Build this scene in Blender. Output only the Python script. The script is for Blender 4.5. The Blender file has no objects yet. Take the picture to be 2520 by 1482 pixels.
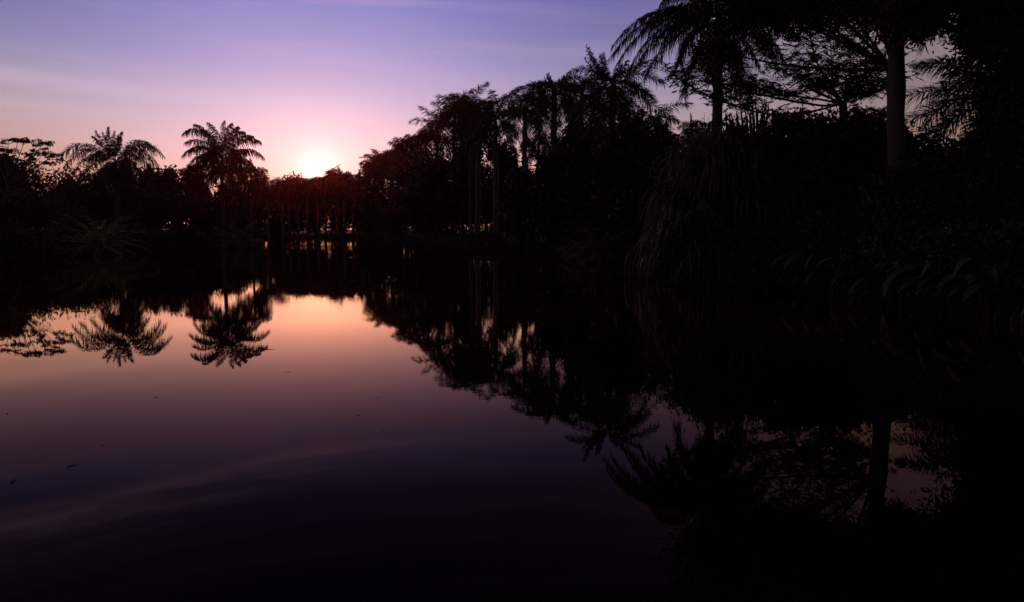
import bpy, math, random
import numpy as np
from mathutils import noise, Vector
PI = math.pi
R = math.radians
sc = bpy.context.scene
COL = sc.collection

# ------------------------------------------------------------------ camera
CAM_H = 2.0
PITCH = R(5.43)
F = 1904.0            # focal length, in pixels of a 2520 x 1482 picture
cd = bpy.data.cameras.new('camera')
cam = bpy.data.objects.new('camera', cd)
COL.objects.link(cam)
cam.location = (0, 0, CAM_H)
cam.rotation_euler = (PI / 2 - PITCH, 0, 0)
cd.sensor_fit = 'HORIZONTAL'
cd.sensor_width = 36
cd.lens = 36 * F / 2520
cd.clip_start = 0.05
cd.clip_end = 3000
sc.camera = cam

def P(px, py, Y):
    """world point seen at that place of the photograph, Y metres ahead"""
    u = (px - 1260) / F
    v = (741 - py) / F
    dy = math.cos(PITCH) + v * math.sin(PITCH)
    dz = -math.sin(PITCH) + v * math.cos(PITCH)
    s = Y / dy
    return np.array([u * s, Y, CAM_H + dz * s])

# ------------------------------------------------------------------ sky
SUN_EL = R(3.8)
SUN_AZ = math.atan2(-470, 1904)      # left of straight ahead (+Y)
SD = Vector((math.sin(SUN_AZ) * math.cos(SUN_EL), math.cos(SUN_AZ) * math.cos(SUN_EL), math.sin(SUN_EL)))

def s2l(c):
    return tuple((x / 12.92 if x <= .04045 else ((x + .055) / 1.055) ** 2.4) for x in [k / 255 for k in c])

W = bpy.data.worlds.new('World')
sc.world = W
W.use_nodes = True
nt = W.node_tree
nt.nodes.clear()
N = nt.nodes.new
L = nt.links.new
def math_(op, a, b=None, clamp=False, tree=None):
    t = tree or nt
    n = t.nodes.new('ShaderNodeMath'); n.operation = op; n.use_clamp = clamp
    for i, x in enumerate((a, b)):
        if x is None: continue
        if isinstance(x, (int, float)): n.inputs[i].default_value = x
        else: t.links.new(x, n.inputs[i])
    return n.outputs[0]
def ramp(fac, stops, tree=None):
    t = tree or nt
    n = t.nodes.new('ShaderNodeValToRGB'); t.links.new(fac, n.inputs[0])
    e = n.color_ramp.elements
    while len(e) < len(stops): e.new(0.5)
    for el, (p, c) in zip(e, stops):
        el.position = p; el.color = (*c, 1)
    n.color_ramp.interpolation = 'EASE' if False else 'LINEAR'
    return n.outputs[0]
def mixc(f, a, b, mode='MIX', tree=None):
    t = tree or nt
    n = t.nodes.new('ShaderNodeMix'); n.data_type = 'RGBA'; n.blend_type = mode; n.clamp_result = False
    if isinstance(f, (int, float)): n.inputs[0].default_value = f
    else: t.links.new(f, n.inputs[0])
    for s, x in ((6, a), (7, b)):
        if isinstance(x, tuple): n.inputs[s].default_value = (*x, 1)
        else: t.links.new(x, n.inputs[s])
    return n.outputs[2]

tc = N('ShaderNodeTexCoord')
sep = N('ShaderNodeSeparateXYZ'); L(tc.outputs['Generated'], sep.inputs[0])
X_, Y_, Z_ = sep.outputs
elev = math_('ARCSINE', Z_)                                      # radians
edeg = math_('MULTIPLY', elev, 180 / PI)
ef = math_('DIVIDE', edeg, 60, clamp=True)                       # 0..1 over 0..60 degrees
# azimuth away from the sun
az = math_('ARCTAN2', X_, Y_)
daz = math_('MULTIPLY', math_('SUBTRACT', az, SUN_AZ), 180 / PI)
adaz = math_('ABSOLUTE', daz)
def E(d): return max(0, d / 60)
near = ramp(ef, [(E(0), s2l((238, 150, 140))), (E(3), s2l((240, 184, 180))), (E(5.5), s2l((230, 190, 206))),
                 (E(8.5), s2l((190, 172, 212))), (E(11.5), s2l((152, 146, 206))), (E(15.5), s2l((118, 124, 196))),
                 (E(19), s2l((72, 74, 140))), (E(27), s2l((66, 62, 92))), (E(60), s2l((30, 30, 58)))])
far = ramp(ef, [(E(0), s2l((196, 128, 100))), (E(4), s2l((182, 136, 122))), (E(7.5), s2l((174, 156, 168))),
                (E(11), s2l((132, 129, 172))), (E(15.5), s2l((88, 94, 162))), (E(20), s2l((88, 80, 120))), (E(27), s2l((76, 68, 88))), (E(60), s2l((28, 26, 40)))])
dark = ramp(ef, [(E(0), s2l((150, 108, 90))), (E(5), s2l((146, 114, 104))), (E(10), s2l((132, 118, 126))),
                 (E(16), s2l((140, 120, 130))), (E(21), s2l((160, 130, 140))), (E(30), s2l((70, 58, 70))), (E(60), s2l((28, 24, 34)))])
m1 = N('ShaderNodeMapRange'); m1.interpolation_type = 'SMOOTHSTEP'
m1.inputs[1].default_value = 3; m1.inputs[2].default_value = 23; L(adaz, m1.inputs[0])
m2 = N('ShaderNodeMapRange'); m2.interpolation_type = 'SMOOTHSTEP'
m2.inputs[1].default_value = 19; m2.inputs[2].default_value = 40; L(adaz, m2.inputs[0])
base = mixc(m2.outputs[0], mixc(m1.outputs[0], near, far), dark)
# thin high cloud, long flat streaks
cv = N('ShaderNodeCombineXYZ')
L(math_('MULTIPLY', az, 1.6), cv.inputs[0])
L(math_('ADD', math_('MULTIPLY', elev, 22), math_('MULTIPLY', az, 1.1)), cv.inputs[1])
cn = N('ShaderNodeTexNoise'); cn.inputs['Scale'].default_value = 1.6; cn.inputs['Detail'].default_value = 5
cn.inputs['Roughness'].default_value = .55; L(cv.outputs[0], cn.inputs['Vector'])
cm = N('ShaderNodeMapRange'); cm.interpolation_type = 'SMOOTHSTEP'; cm.inputs[1].default_value = .42; cm.inputs[2].default_value = .72
L(cn.outputs[0], cm.inputs[0])
# one broad faint band low on the left, one wisp high up
def band(c, w, slope, x0, x1):
    cen = math_('SUBTRACT', edeg, math_('ADD', math_('MULTIPLY', daz, slope), c))
    g = math_('POWER', 2.718, math_('MULTIPLY', math_('POWER', math_('ABSOLUTE', math_('DIVIDE', cen, w)), 2), -1))
    lim = N('ShaderNodeMapRange'); lim.interpolation_type = 'SMOOTHSTEP'
    lim.inputs[1].default_value = x1; lim.inputs[2].default_value = x0; L(daz, lim.inputs[0])
    return math_('MULTIPLY', g, lim.outputs[0])
b1 = band(8.3, .55, -.05, -18, 6)
b3 = band(16.9, 1.3, -.1, -6, 12)
cl = math_('ADD', math_('MULTIPLY', cm.outputs[0], .09),
           math_('ADD', math_('MULTIPLY', b1, math_('ADD', math_('MULTIPLY', cm.outputs[0], .3), .22)),
                 math_('MULTIPLY', b3, math_('ADD', math_('MULTIPLY', cm.outputs[0], .6), .04))), clamp=True)
m3 = N('ShaderNodeMapRange'); m3.interpolation_type = 'SMOOTHSTEP'
m3.inputs[1].default_value = 50; m3.inputs[2].default_value = 100; m3.inputs[3].default_value = 1; m3.inputs[4].default_value = .09; L(adaz, m3.inputs[0])
vb = N('ShaderNodeVectorMath'); vb.operation = 'SCALE'; L(base, vb.inputs[0]); L(m3.outputs[0], vb.inputs['Scale'])
base = mixc(cl, vb.outputs[0], s2l((222, 196, 226)))
# bright air round the sun
sunv = N('ShaderNodeVectorMath'); sunv.operation = 'DOT_PRODUCT'
L(tc.outputs['Generated'], sunv.inputs[0]); sunv.inputs[1].default_value = SD
ang = math_('MULTIPLY', math_('ARCCOSINE', math_('MINIMUM', sunv.outputs['Value'], .9999999)), 180 / PI)
def glow(w, p=2):
    return math_('POWER', 2.718, math_('MULTIPLY', math_('POWER', math_('DIVIDE', ang, w), p), -1))
def scaled(col, f, k):
    vm = N('ShaderNodeVectorMath'); vm.operation = 'SCALE'; vm.inputs[0].default_value = [c * k for c in col]
    L(f, vm.inputs['Scale']); return vm.outputs[0]
def add(a, b):
    vm = N('ShaderNodeVectorMath'); vm.operation = 'ADD'; L(a, vm.inputs[0]); L(b, vm.inputs[1]); return vm.outputs[0]
tot = add(base, scaled((1, .50, .46), glow(5.5, 1.2), .22))
tot = add(tot, scaled((1, .80, .66), glow(2.6, 1.2), .4))
tot = add(tot, scaled((1, .9, .7), glow(.75, 1.1), 1.1))
nish = N('ShaderNodeTexSky'); nish.sky_type = 'NISHITA'; nish.sun_disc = False
nish.sun_elevation = SUN_EL; nish.sun_rotation = SUN_AZ; nish.air_density = 1.6; nish.dust_density = 2
sky2 = N('ShaderNodeVectorMath'); sky2.operation = 'SCALE'; L(nish.outputs[0], sky2.inputs[0]); sky2.inputs['Scale'].default_value = .008
tot = add(tot, sky2.outputs[0])
bg = N('ShaderNodeBackground'); L(tot, bg.inputs[0]); bg.inputs[1].default_value = 1.0
wo = N('ShaderNodeOutputWorld'); L(bg.outputs[0], wo.inputs[0])

sl = bpy.data.lights.new('sun', 'SUN'); sl.energy = .28; sl.angle = R(.5); sl.color = (1, .34, .13)
so = bpy.data.objects.new('sun', sl); COL.objects.link(so)
so.rotation_euler = SD.to_track_quat('Z', 'Y').to_euler()
so.location = (0, 0, 60)

sc.view_settings.view_transform = 'Standard'
sc.view_settings.look = 'None'
sc.view_settings.exposure = 0
sc.view_settings.gamma = 1
sc.view_settings.use_curve_mapping = False
sc.cycles.use_denoising = True
sc.cycles.max_bounces = 6
sc.cycles.diffuse_bounces = 2
sc.cycles.glossy_bounces = 3
sc.cycles.transmission_bounces = 2
sc.cycles.volume_bounces = 0

# ------------------------------------------------------------------ materials
def leafmat(name, c1, c2, rough=.5, scale=.6, spec=.3):
    m = bpy.data.materials.new(name); m.use_nodes = True
    t = m.node_tree; b = t.nodes['Principled BSDF']
    n = t.nodes.new('ShaderNodeTexNoise'); n.inputs['Scale'].default_value = scale; n.inputs['Detail'].default_value = 3
    g = t.nodes.new('ShaderNodeNewGeometry'); t.links.new(g.outputs['Position'], n.inputs['Vector'])
    r = ramp(n.outputs[0], [(.35, c1), (.65, c2)], t)
    t.links.new(r, b.inputs['Base Color'])
    b.inputs['Roughness'].default_value = rough
    b.inputs['Specular IOR Level'].default_value = spec
    return m
M_PALM = leafmat('palm_leaf', (.035, .045, .018), (.06, .06, .028), .5, .8, .25)
M_PALMF = leafmat('far_palm_leaf', (.04, .045, .02), (.07, .055, .03), .6, .5, .2)
M_BUSH = leafmat('bush_leaf', (.03, .045, .018), (.06, .07, .025), .6, .7, .2)
M_BROWN = leafmat('brown_leaf', (.07, .045, .025), (.10, .06, .03), .6, .7, .2)
M_TREE = leafmat('tree_leaf', (.03, .035, .015), (.07, .05, .025), .55, .5, .25)
M_LIME = leafmat('young_leaf', (.11, .17, .035), (.20, .26, .05), .45, 1.2, .4)
M_OLIVE = leafmat('olive_leaf', (.09, .10, .035), (.15, .13, .05), .45, 1.5, .4)
M_STRAP = leafmat('strap_leaf', (.035, .032, .022), (.15, .13, .10), .55, 2.2, .2)
M_BROAD = leafmat('broad_leaf', (.025, .035, .012), (.07, .07, .025), .5, 1.3, .4)
M_LITTER = leafmat('dead_leaf', (.03, .02, .012), (.06, .04, .02), .7, 4, .3)
M_PAD = leafmat('lily_pad', (.03, .03, .015), (.05, .045, .02), .8, 4, .1)

def barkmat(name, c1, c2, bands=9.0):
    m = bpy.data.materials.new(name); m.use_nodes = True
    t = m.node_tree; b = t.nodes['Principled BSDF']
    g = t.nodes.new('ShaderNodeNewGeometry')
    n = t.nodes.new('ShaderNodeTexNoise'); n.inputs['Scale'].default_value = 3; n.inputs['Detail'].default_value = 6
    t.links.new(g.outputs['Position'], n.inputs['Vector'])
    w = t.nodes.new('ShaderNodeTexWave'); w.bands_direction = 'Z'; w.inputs['Scale'].default_value = bands / 6
    w.inputs['Distortion'].default_value = 1.5; t.links.new(g.outputs['Position'], w.inputs['Vector'])
    f = math_('ADD', math_('MULTIPLY', n.outputs[0], .8), math_('MULTIPLY', w.outputs[1], .2), tree=t)
    t.links.new(ramp(f, [(.3, c1), (.7, c2)], t), b.inputs['Base Color'])
    b.inputs['Roughness'].default_value = .85
    bp = t.nodes.new('ShaderNodeBump'); bp.inputs['Strength'].default_value = .4; bp.inputs['Distance'].default_value = .03
    t.links.new(f, bp.inputs['Height']); t.links.new(bp.outputs[0], b.inputs['Normal'])
    return m
M_TRUNK = barkmat('palm_bark', (.045, .04, .035), (.10, .085, .075))
M_PALE = barkmat('royal_palm_bark', (.05, .045, .043), (.11, .10, .095))
M_BARK = barkmat('tree_bark', (.05, .04, .03), (.10, .08, .06), 1)
M_SHAFT = leafmat('crownshaft_green', (.05, .08, .03), (.08, .11, .04), .4, .8, .4)

mg = bpy.data.materials.new('bank_soil'); mg.use_nodes = True
t = mg.node_tree; b = t.nodes['Principled BSDF']
n = t.nodes.new('ShaderNodeTexNoise'); n.inputs['Scale'].default_value = .4; n.inputs['Detail'].default_value = 8
g = t.nodes.new('ShaderNodeNewGeometry'); t.links.new(g.outputs['Position'], n.inputs['Vector'])
t.links.new(ramp(n.outputs[0], [(.35, (.03, .035, .015)), (.5, (.06, .05, .03)), (.7, (.09, .065, .04))], t), b.inputs['Base Color'])
b.inputs['Roughness'].default_value = .95

mw = bpy.data.materials.new('pond_water'); mw.use_nodes = True
t = mw.node_tree; t.nodes.clear()
out = t.nodes.new('ShaderNodeOutputMaterial')
geo = t.nodes.new('ShaderNodeNewGeometry')
mp = t.nodes.new('ShaderNodeMapping'); mp.inputs['Scale'].default_value = (.9, 2.6, 1)
t.links.new(geo.outputs['Position'], mp.inputs[0])
n1 = t.nodes.new('ShaderNodeTexNoise'); n1.inputs['Scale'].default_value = 3.2; n1.inputs['Detail'].default_value = 2.5
t.links.new(mp.outputs[0], n1.inputs['Vector'])
mp2 = t.nodes.new('ShaderNodeMapping'); mp2.inputs['Scale'].default_value = (.03, .09, 1)
t.links.new(geo.outputs['Position'], mp2.inputs[0])
n2 = t.nodes.new('ShaderNodeTexNoise'); n2.inputs['Scale'].default_value = 1; n2.inputs['Detail'].default_value = 3
t.links.new(mp2.outputs[0], n2.inputs['Vector'])
msk = t.nodes.new('ShaderNodeMapRange'); msk.interpolation_type = 'SMOOTHSTEP'
msk.inputs[1].default_value = .42; msk.inputs[2].default_value = .68; msk.inputs[3].default_value = .12; msk.inputs[4].default_value = 1
t.links.new(n2.outputs[0], msk.inputs[0])
sy = t.nodes.new('ShaderNodeSeparateXYZ'); t.links.new(geo.outputs['Position'], sy.inputs[0])
fm_ = t.nodes.new('ShaderNodeMapRange'); fm_.inputs[1].default_value = 14; fm_.inputs[2].default_value = 45; fm_.inputs[3].default_value = 1; fm_.inputs[4].default_value = 5
t.links.new(sy.outputs[1], fm_.inputs[0])
hgt = math_('MULTIPLY', math_('MULTIPLY', n1.outputs[0], msk.outputs[0], tree=t), fm_.outputs[0], tree=t)
bp = t.nodes.new('ShaderNodeBump'); bp.inputs['Strength'].default_value = 1; bp.inputs['Distance'].default_value = .0006
t.links.new(hgt, bp.inputs['Height'])
df = t.nodes.new('ShaderNodeBsdfDiffuse'); df.inputs[0].default_value = (.006, .004, .005, 1)
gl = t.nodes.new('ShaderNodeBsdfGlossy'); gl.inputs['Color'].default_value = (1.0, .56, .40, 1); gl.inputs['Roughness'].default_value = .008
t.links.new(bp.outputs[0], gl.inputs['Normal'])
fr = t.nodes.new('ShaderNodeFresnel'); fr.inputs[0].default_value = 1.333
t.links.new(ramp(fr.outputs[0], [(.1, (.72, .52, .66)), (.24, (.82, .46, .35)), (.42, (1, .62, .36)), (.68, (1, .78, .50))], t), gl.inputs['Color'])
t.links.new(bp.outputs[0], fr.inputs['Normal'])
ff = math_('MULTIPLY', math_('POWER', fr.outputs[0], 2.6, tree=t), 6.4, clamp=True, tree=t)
mx = t.nodes.new('ShaderNodeMixShader'); t.links.new(ff, mx.inputs[0]); t.links.new(df.outputs[0], mx.inputs[1]); t.links.new(gl.outputs[0], mx.inputs[2])
t.links.new(mx.outputs[0], out.inputs[0])

# ------------------------------------------------------------------ mesh building
class MB:
    def __init__(s): s.v = []; s.f = []; s.n = 0
    def add(s, V, Q):
        V = np.asarray(V, float).reshape(-1, 3); Q = np.asarray(Q, int)
        s.v.append(V); s.f.append(Q + s.n); s.n += len(V)
    def build(s, name, mat, parent=None, smooth=False):
        V = np.concatenate(s.v); Q = np.concatenate([q.reshape(-1, 4) for q in s.f])
        me = bpy.data.meshes.new(name)
        me.vertices.add(len(V)); me.vertices.foreach_set('co', V.ravel())
        me.loops.add(len(Q) * 4); me.loops.foreach_set('vertex_index', Q.ravel().astype(np.int32))
        me.polygons.add(len(Q)); me.polygons.foreach_set('loop_start', np.arange(0, len(Q) * 4, 4, dtype=np.int32))
        me.polygons.foreach_set('loop_total', np.full(len(Q), 4, dtype=np.int32))
        if smooth: me.polygons.foreach_set('use_smooth', np.ones(len(Q), dtype=bool))
        me.update(calc_edges=True); me.validate()
        me.materials.append(mat)
        o = bpy.data.objects.new(name, me); COL.objects.link(o)
        if parent is not None:
            o.parent = parent
            o.matrix_parent_inverse = parent.matrix_basis.inverted()
        return o

def nrm(a):
    return a / np.maximum(np.linalg.norm(a, axis=-1, keepdims=True), 1e-9)

def tube(mb, pts, rad, k=8, cap=True):
    pts = np.array(pts, float); n = len(pts)
    rad = np.broadcast_to(np.array(rad, float), (n,))
    T = nrm(np.gradient(pts, axis=0))
    ref = np.array([1., 0, 0]) if abs(T[0][2]) > .7 else np.array([0, 0, 1.])
    A = nrm(np.cross(T, ref)); B = np.cross(T, A)
    th = np.linspace(0, 2 * PI, k, endpoint=False)
    V = pts[:, None] + rad[:, None, None] * (np.cos(th)[None, :, None] * A[:, None] + np.sin(th)[None, :, None] * B[:, None])
    Q = []
    for i in range(n - 1):
        for j in range(k):
            Q.append((i * k + j, i * k + (j + 1) % k, (i + 1) * k + (j + 1) % k, (i + 1) * k + j))
    mb.add(V.reshape(-1, 3), Q)

def bez(P0, P1, P2, t):
    t = np.asarray(t)[:, None]
    return (1 - t) ** 2 * P0 + 2 * t * (1 - t) * P1 + t * t * P2

def frond(mb, P0, P1, P2, rng, ll=.8, n=60, w=.035, g=.8, plume=.5, start=.14, seg=3, rr=.03):
    """a feather leaf along a curve: rachis and drooping leaflets on both sides"""
    P0, P1, P2 = map(lambda a: np.array(a, float), (P0, P1, P2))
    ts = np.linspace(0, 1, 9)
    tube(mb, bez(P0, P1, P2, ts), np.linspace(rr, rr * .25, 9), 4)
    tt = np.repeat(np.linspace(start, 1, n), 2) + rng.normal(0, .006, 2 * n)
    tt = np.clip(tt, 0, 1)
    sg = np.tile([1., -1.], n)
    C = bez(P0, P1, P2, tt)
    T = nrm(2 * (1 - tt)[:, None] * (P1 - P0) + 2 * tt[:, None] * (P2 - P1))
    S = np.cross(T, np.array([0, 0, 1.]))
    bad = np.linalg.norm(S, axis=1) < .15
    S[bad] = np.cross(T[bad], np.array([0, 1., 0]))
    S = nrm(S); U = np.cross(S, T)
    prof = np.interp(tt, [0, .15, .4, .75, 1], [.5, .8, 1, .8, .38])
    ln = ll * prof * rng.uniform(.8, 1.12, 2 * n)
    fw = np.interp(tt, [0, .7, 1], [.45, .8, 1.6])[:, None]
    d0 = nrm(S * sg[:, None] + T * fw + U * rng.uniform(-plume * .7, plume, 2 * n)[:, None])
    us = np.linspace(0, 1, seg + 1)
    gg = g * rng.uniform(.75, 1.2, 2 * n)
    down = np.array([0, 0, -1.])
    wd = nrm(T + rng.normal(0, .35, (2 * n, 3)))
    rows = []
    for u in us:
        p = C + ln[:, None] * (d0 * (u * (1 - .45 * gg * u))[:, None] + down * (gg * u * u * .85)[:, None])
        ww = w * .5 * (1.0 - .85 * u ** 2) * (1 if u > 0 else .5)
        rows.append(p + wd * ww); rows.append(p - wd * ww)
    V = np.stack(rows, 1)                       # (2n, 2(seg+1), 3)
    m = 2 * (seg + 1)
    q = np.array([(2 * i, 2 * i + 1, 2 * i + 3, 2 * i + 2) for i in range(seg)])
    Q = q[None] + (np.arange(2 * n) * m)[:, None, None]
    mb.add(V.reshape(-1, 3), Q.reshape(-1, 4))

def leaves(mb, cen, rad, n, size, rng, asp=.42, clumps=None, ragged=.35, droop=.3, cs=.30):
    """leaf-sized faces gathered in clumps through an ellipsoid"""
    cen = np.array(cen, float); rad = np.array(rad, float)
    k = clumps or max(6, n // 60)
    d = nrm(rng.normal(0, 1, (k, 3)))
    r = rng.uniform(0, 1, k) ** .45 * (1 + rng.uniform(-ragged, ragged * .5, k))
    cc = cen + d * r[:, None] * rad
    idx = rng.integers(0, k, n)
    p = cc[idx] + rng.normal(0, 1, (n, 3)) * np.minimum(rad, rad.mean()) * cs * .5
    a = nrm(rng.normal(0, 1, (n, 3)) + np.array([0, 0, -droop]) + .7 * nrm(p - cen))
    b = nrm(np.cross(a, rng.normal(0, 1, (n, 3))))
    s = size * rng.uniform(.6, 1.3, n)[:, None]
    V = np.stack([p, p + a * s * .45 + b * s * asp * .5, p + a * s, p + a * s * .45 - b * s * asp * .5], 1)
    Q = np.arange(4 * n).reshape(n, 4)
    mb.add(V.reshape(-1, 3), Q)

GROUND = []
def tag(o, label, cat, group=None, kind=None):
    if label: o['label'] = label
    if cat: o['category'] = cat
    if group: o['group'] = group
    if kind: o['kind'] = kind
    return o
def empty(name, loc):
    o = bpy.data.objects.new(name, None); COL.objects.link(o); o.location = [float(x) for x in loc]
    o.empty_display_size = .3
    return o

# ------------------------------------------------------------------ setting: ground, pond
SHORE = np.array([(16, -12), (13.5, 5), (11, 14), (9.8, 22), (8.8, 30), (7.0, 38), (4.6, 47), (.5, 58), (-5, 72), (-10, 86),
                  (-18, 108), (-26, 130), (-31, 141), (-37, 144), (-43, 140), (-44, 126), (-37, 106), (-31.5, 90), (-32, 76),
                  (-35, 62), (-37.5, 45), (-36, 20), (-34, -12)], float)
def shore_dist(x, y):
    """signed distance to the shoreline, positive on land"""
    p = np.stack([x, y], -1); dm = np.full(x.shape, 1e9); ins = np.zeros(x.shape, bool)
    for i in range(len(SHORE)):
        a, b = SHORE[i], SHORE[(i + 1) % len(SHORE)]
        ab = b - a
        tq = np.clip(((p - a) @ ab) / (ab @ ab), 0, 1)
        dm = np.minimum(dm, np.linalg.norm(p - (a + tq[..., None] * ab), axis=-1))
        cond = ((a[1] > p[..., 1]) != (b[1] > p[..., 1])) & (p[..., 0] < (b[0] - a[0]) * (p[..., 1] - a[1]) / (b[1] - a[1] + 1e-12) + a[0])
        ins ^= cond
    return np.where(ins, -dm, dm)
def gz(x, y):
    d = shore_dist(np.array([x], float), np.array([y], float))[0]
    return float(np.interp(d, [-4, 0, .8, 6, 30], [-1.2, -.05, .22, .6, .9]))
gx = np.concatenate([np.arange(-300, -60, 12), np.arange(-60, 40, 1.5), np.arange(40, 301, 12)])
gy = np.concatenate([np.arange(-60, -12, 8), np.arange(-12, 160, 1.5), np.arange(160, 341, 12)])
GX, GY = np.meshgrid(gx, gy)
D = shore_dist(GX, GY)
Z = np.interp(D, [-4, 0, .8, 6, 30], [-1.2, -.05, .22, .6, .9])
Z = Z + .08 * np.sin(GX * .9 + np.sin(GY * .7)) * np.sin(GY * .8) * (D > .5)
mb = MB()
nx, ny = len(gx), len(gy)
ii = (np.arange(ny - 1)[:, None] * nx + np.arange(nx - 1)[None]).ravel()
mb.add(np.stack([GX, GY, Z], -1).reshape(-1, 3), np.stack([ii, ii + 1, ii + nx + 1, ii + nx], 1))
o = mb.build('ground', mg, smooth=True); o['kind'] = 'structure'
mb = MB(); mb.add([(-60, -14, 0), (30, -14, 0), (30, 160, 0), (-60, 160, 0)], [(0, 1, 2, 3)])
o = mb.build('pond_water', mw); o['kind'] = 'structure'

# ------------------------------------------------------------------ palms
def palm(label, Y, cpx, cpy, specs=(), nrand=14, Lf=3.6, ll=.8, n=60, w=.05, rt=.2, shaft=True, near=False, seed=0,
         trunk_mat=None, bpx=None, dY=0, el=(82, -30), g=.36, plume=1.4, group=None, rough=False, rr=.03, name='palm_tree'):
    """cpx, cpy: where the fronds leave the trunk. specs: (ctrl px,py,dy, tip px,py,dy)"""
    rng = np.random.default_rng(seed)
    ll *= 1.4; w *= 1.35; n = int(n * 1.6); nrand += 5
    if 33 <= seed <= 40 or 51 <= seed <= 57: Lf *= 1.28
    C = P(cpx, cpy, Y)
    bx = P(bpx if bpx is not None else cpx, 560, Y)[0]
    base = np.array([bx, Y + dY, gz(bx, Y + dY) - .1])
    root = empty(name, base)
    bpy.context.view_layer.update()
    tag(root, label, 'palm', group)
    mid = (base + C) / 2 + np.array([rng.normal(0, .1), 0, 0])
    ts = np.linspace(0, 1, 14)
    tp = bez(base, mid, C, ts)
    tr = rt * np.interp(ts, [0, .06, .3, .55, 1], [1.35, 1.05, .95, 1.05, .72]) * (1 + rng.normal(0, .025, 14))
    tp[1:-1, 0] += rng.normal(0, rt * .12, 12)
    tmb = MB(); tube(tmb, tp, tr, 12); tmb.build('trunk', trunk_mat or M_TRUNK, root, True)
    top = C.copy()
    if shaft:
        s = MB(); up = nrm(C - mid)
        h = rt * 7
        q = [C - up * h * .1 + up * h * a for a in np.linspace(0, 1, 6)]
        tube(s, q, rt * np.array([.78, .92, .9, .75, .5, .25]), 10)
        s.build('crownshaft', M_SHAFT, root, True)
        top = C + up * h * .75
    fm = M_PALM if near else M_PALMF
    cm_ = MB()
    def emit(P0, P1, P2, l, nn):
        if near:
            m = MB(); frond(m, P0, P1, P2, rng, l, nn, w, g, plume, rr=rr); m.build('frond', fm, root)
        else:
            frond(cm_, P0, P1, P2, rng, l, nn, w, g, plume, seg=2, rr=rr)
    for s_ in specs:
        cx, cy, cdy, tx, ty, tdy = s_[:6]
        k = s_[6] if len(s_) > 6 else 1
        P1 = P(cx, cy, Y + cdy); P2 = P(tx, ty, Y + tdy)
        emit(top, P1, P2, ll * k, int(n * (1 if k > .7 else .8)))
    for i in range(nrand):
        f = (i + .5) / nrand
        az_ = i * 2.39996 + rng.normal(0, .2)
        e1 = R(el[0] + (el[1] - el[0]) * f + rng.normal(0, 6))
        e2 = e1 - R(55 + 25 * rng.random() + 15 * math.cos(e1))
        Lk = Lf * rng.uniform(.85, 1.1)
        h1 = np.array([math.cos(az_) * math.cos(e1), math.sin(az_) * math.cos(e1), math.sin(e1)])
        e2 = max(e2, R(-88))
        h2 = np.array([math.cos(az_) * math.cos(e2), math.sin(az_) * math.cos(e2), math.sin(e2)])
        P0 = top - np.array([0, 0, rt * 3 * f])
        P1 = P0 + h1 * Lk * .52; P2 = P1 + h2 * Lk * .52
        emit(P0, P1, P2, ll, n)
    if not near: cm_.build('crown', fm, root)
    return root

# --- left bank
palm('left bank palm with an upright tuft between two low arching wings of fronds', 74, 284, 398, [
    (262, 345, 0, 266, 313, 0, .45), (250, 350, 1, 236, 322, 1, .45), (285, 345, -1, 300, 325, -1, .5), (272, 350, -1, 282, 322, 1, .4),
    (245, 350, 0, 228, 335, -1, .45), (290, 350, 0, 296, 338, 1, .45), (262, 352, 0, 252, 326, 0, .4),
    (200, 322, 0, 150, 386, 0, 1.0), (215, 335, 2, 158, 410, 2, .9), (235, 350, -2, 178, 425, -2, .8), (245, 370, 1, 205, 432, 2, .8), (268, 405, 1, 262, 446, 1, .5), (305, 400, 0, 314, 440, 0, .5),
    (345, 318, 0, 399, 382, 0, 1.0), (340, 338, 2, 390, 412, 2, 1), (330, 352, -2, 378, 425, -1, .8), (315, 372, 1, 350, 432, 2, .8),
    (330, 322, -2, 372, 360, -3, .8)], nrand=4, Lf=3, ll=1.0, n=62, w=.06, rt=.26, g=.65, shaft=False, near=True, seed=1, bpx=290, el=(20, -40))
palm('tall full crowned palm standing alone against the pink sky to the left of the sun', 81, 546, 392, [
    (556, 318, 0, 570, 304, 0, .8), (560, 322, 1, 585, 312, 1, .9), (548, 315, 1, 552, 298, 1, .7), (535, 312, 1, 512, 302, 2, .8), (525, 325, -1, 496, 318, -2, .9), (570, 318, 1, 600, 325, 2, .9), (520, 318, 1, 480, 306, 1, .8),
    (490, 288, 0, 451, 330, 0, .8), (500, 325, 1, 455, 352, 2, .8), (495, 335, -1, 449, 384, -1, .8), (500, 355, 0, 462, 412, 0, .8), (515, 375, 2, 480, 428, 2, .8),
    (600, 318, 0, 641, 350, 0, .8), (608, 345, 1, 649, 388, 1, .8), (595, 370, -1, 632, 420, -1, .8), (580, 380, 2, 608, 436, 2, .8), (535, 410, 0, 532, 446, 0, .5), (500, 340, 1, 466, 372, 2, .6),
    (580, 322, -2, 622, 335, -2, .75), (520, 378, -2, 500, 440, -2, .7), (568, 385, -2, 590, 438, -2, .7)],
    nrand=9, Lf=3.5, ll=.95, n=60, w=.06, rt=.2, shaft=False, near=True, seed=2, el=(65, -40), g=.85)
palm('short palm with a tight crown just left of the tall lone palm trunk', 96, 478, 428, [], nrand=15, Lf=2.2, ll=.8, n=34, w=.08, rt=.2, shaft=False, seed=3)
palm('slender palm with a small crown just right of the tall lone palm', 86, 619, 432, [
    (617, 415, 0, 616, 392, 0, .6)], nrand=15, Lf=2.4, ll=.8, n=36, w=.07, rt=.13, shaft=False, seed=4, el=(65, -60))
palm('small drooping palm glowing orange at its edge, next to the sunlit gap', 112, 660, 452, [], nrand=13, Lf=2.9, ll=.9, n=36, w=.08, rt=.16, shaft=False, seed=5, el=(50, -60))
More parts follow.
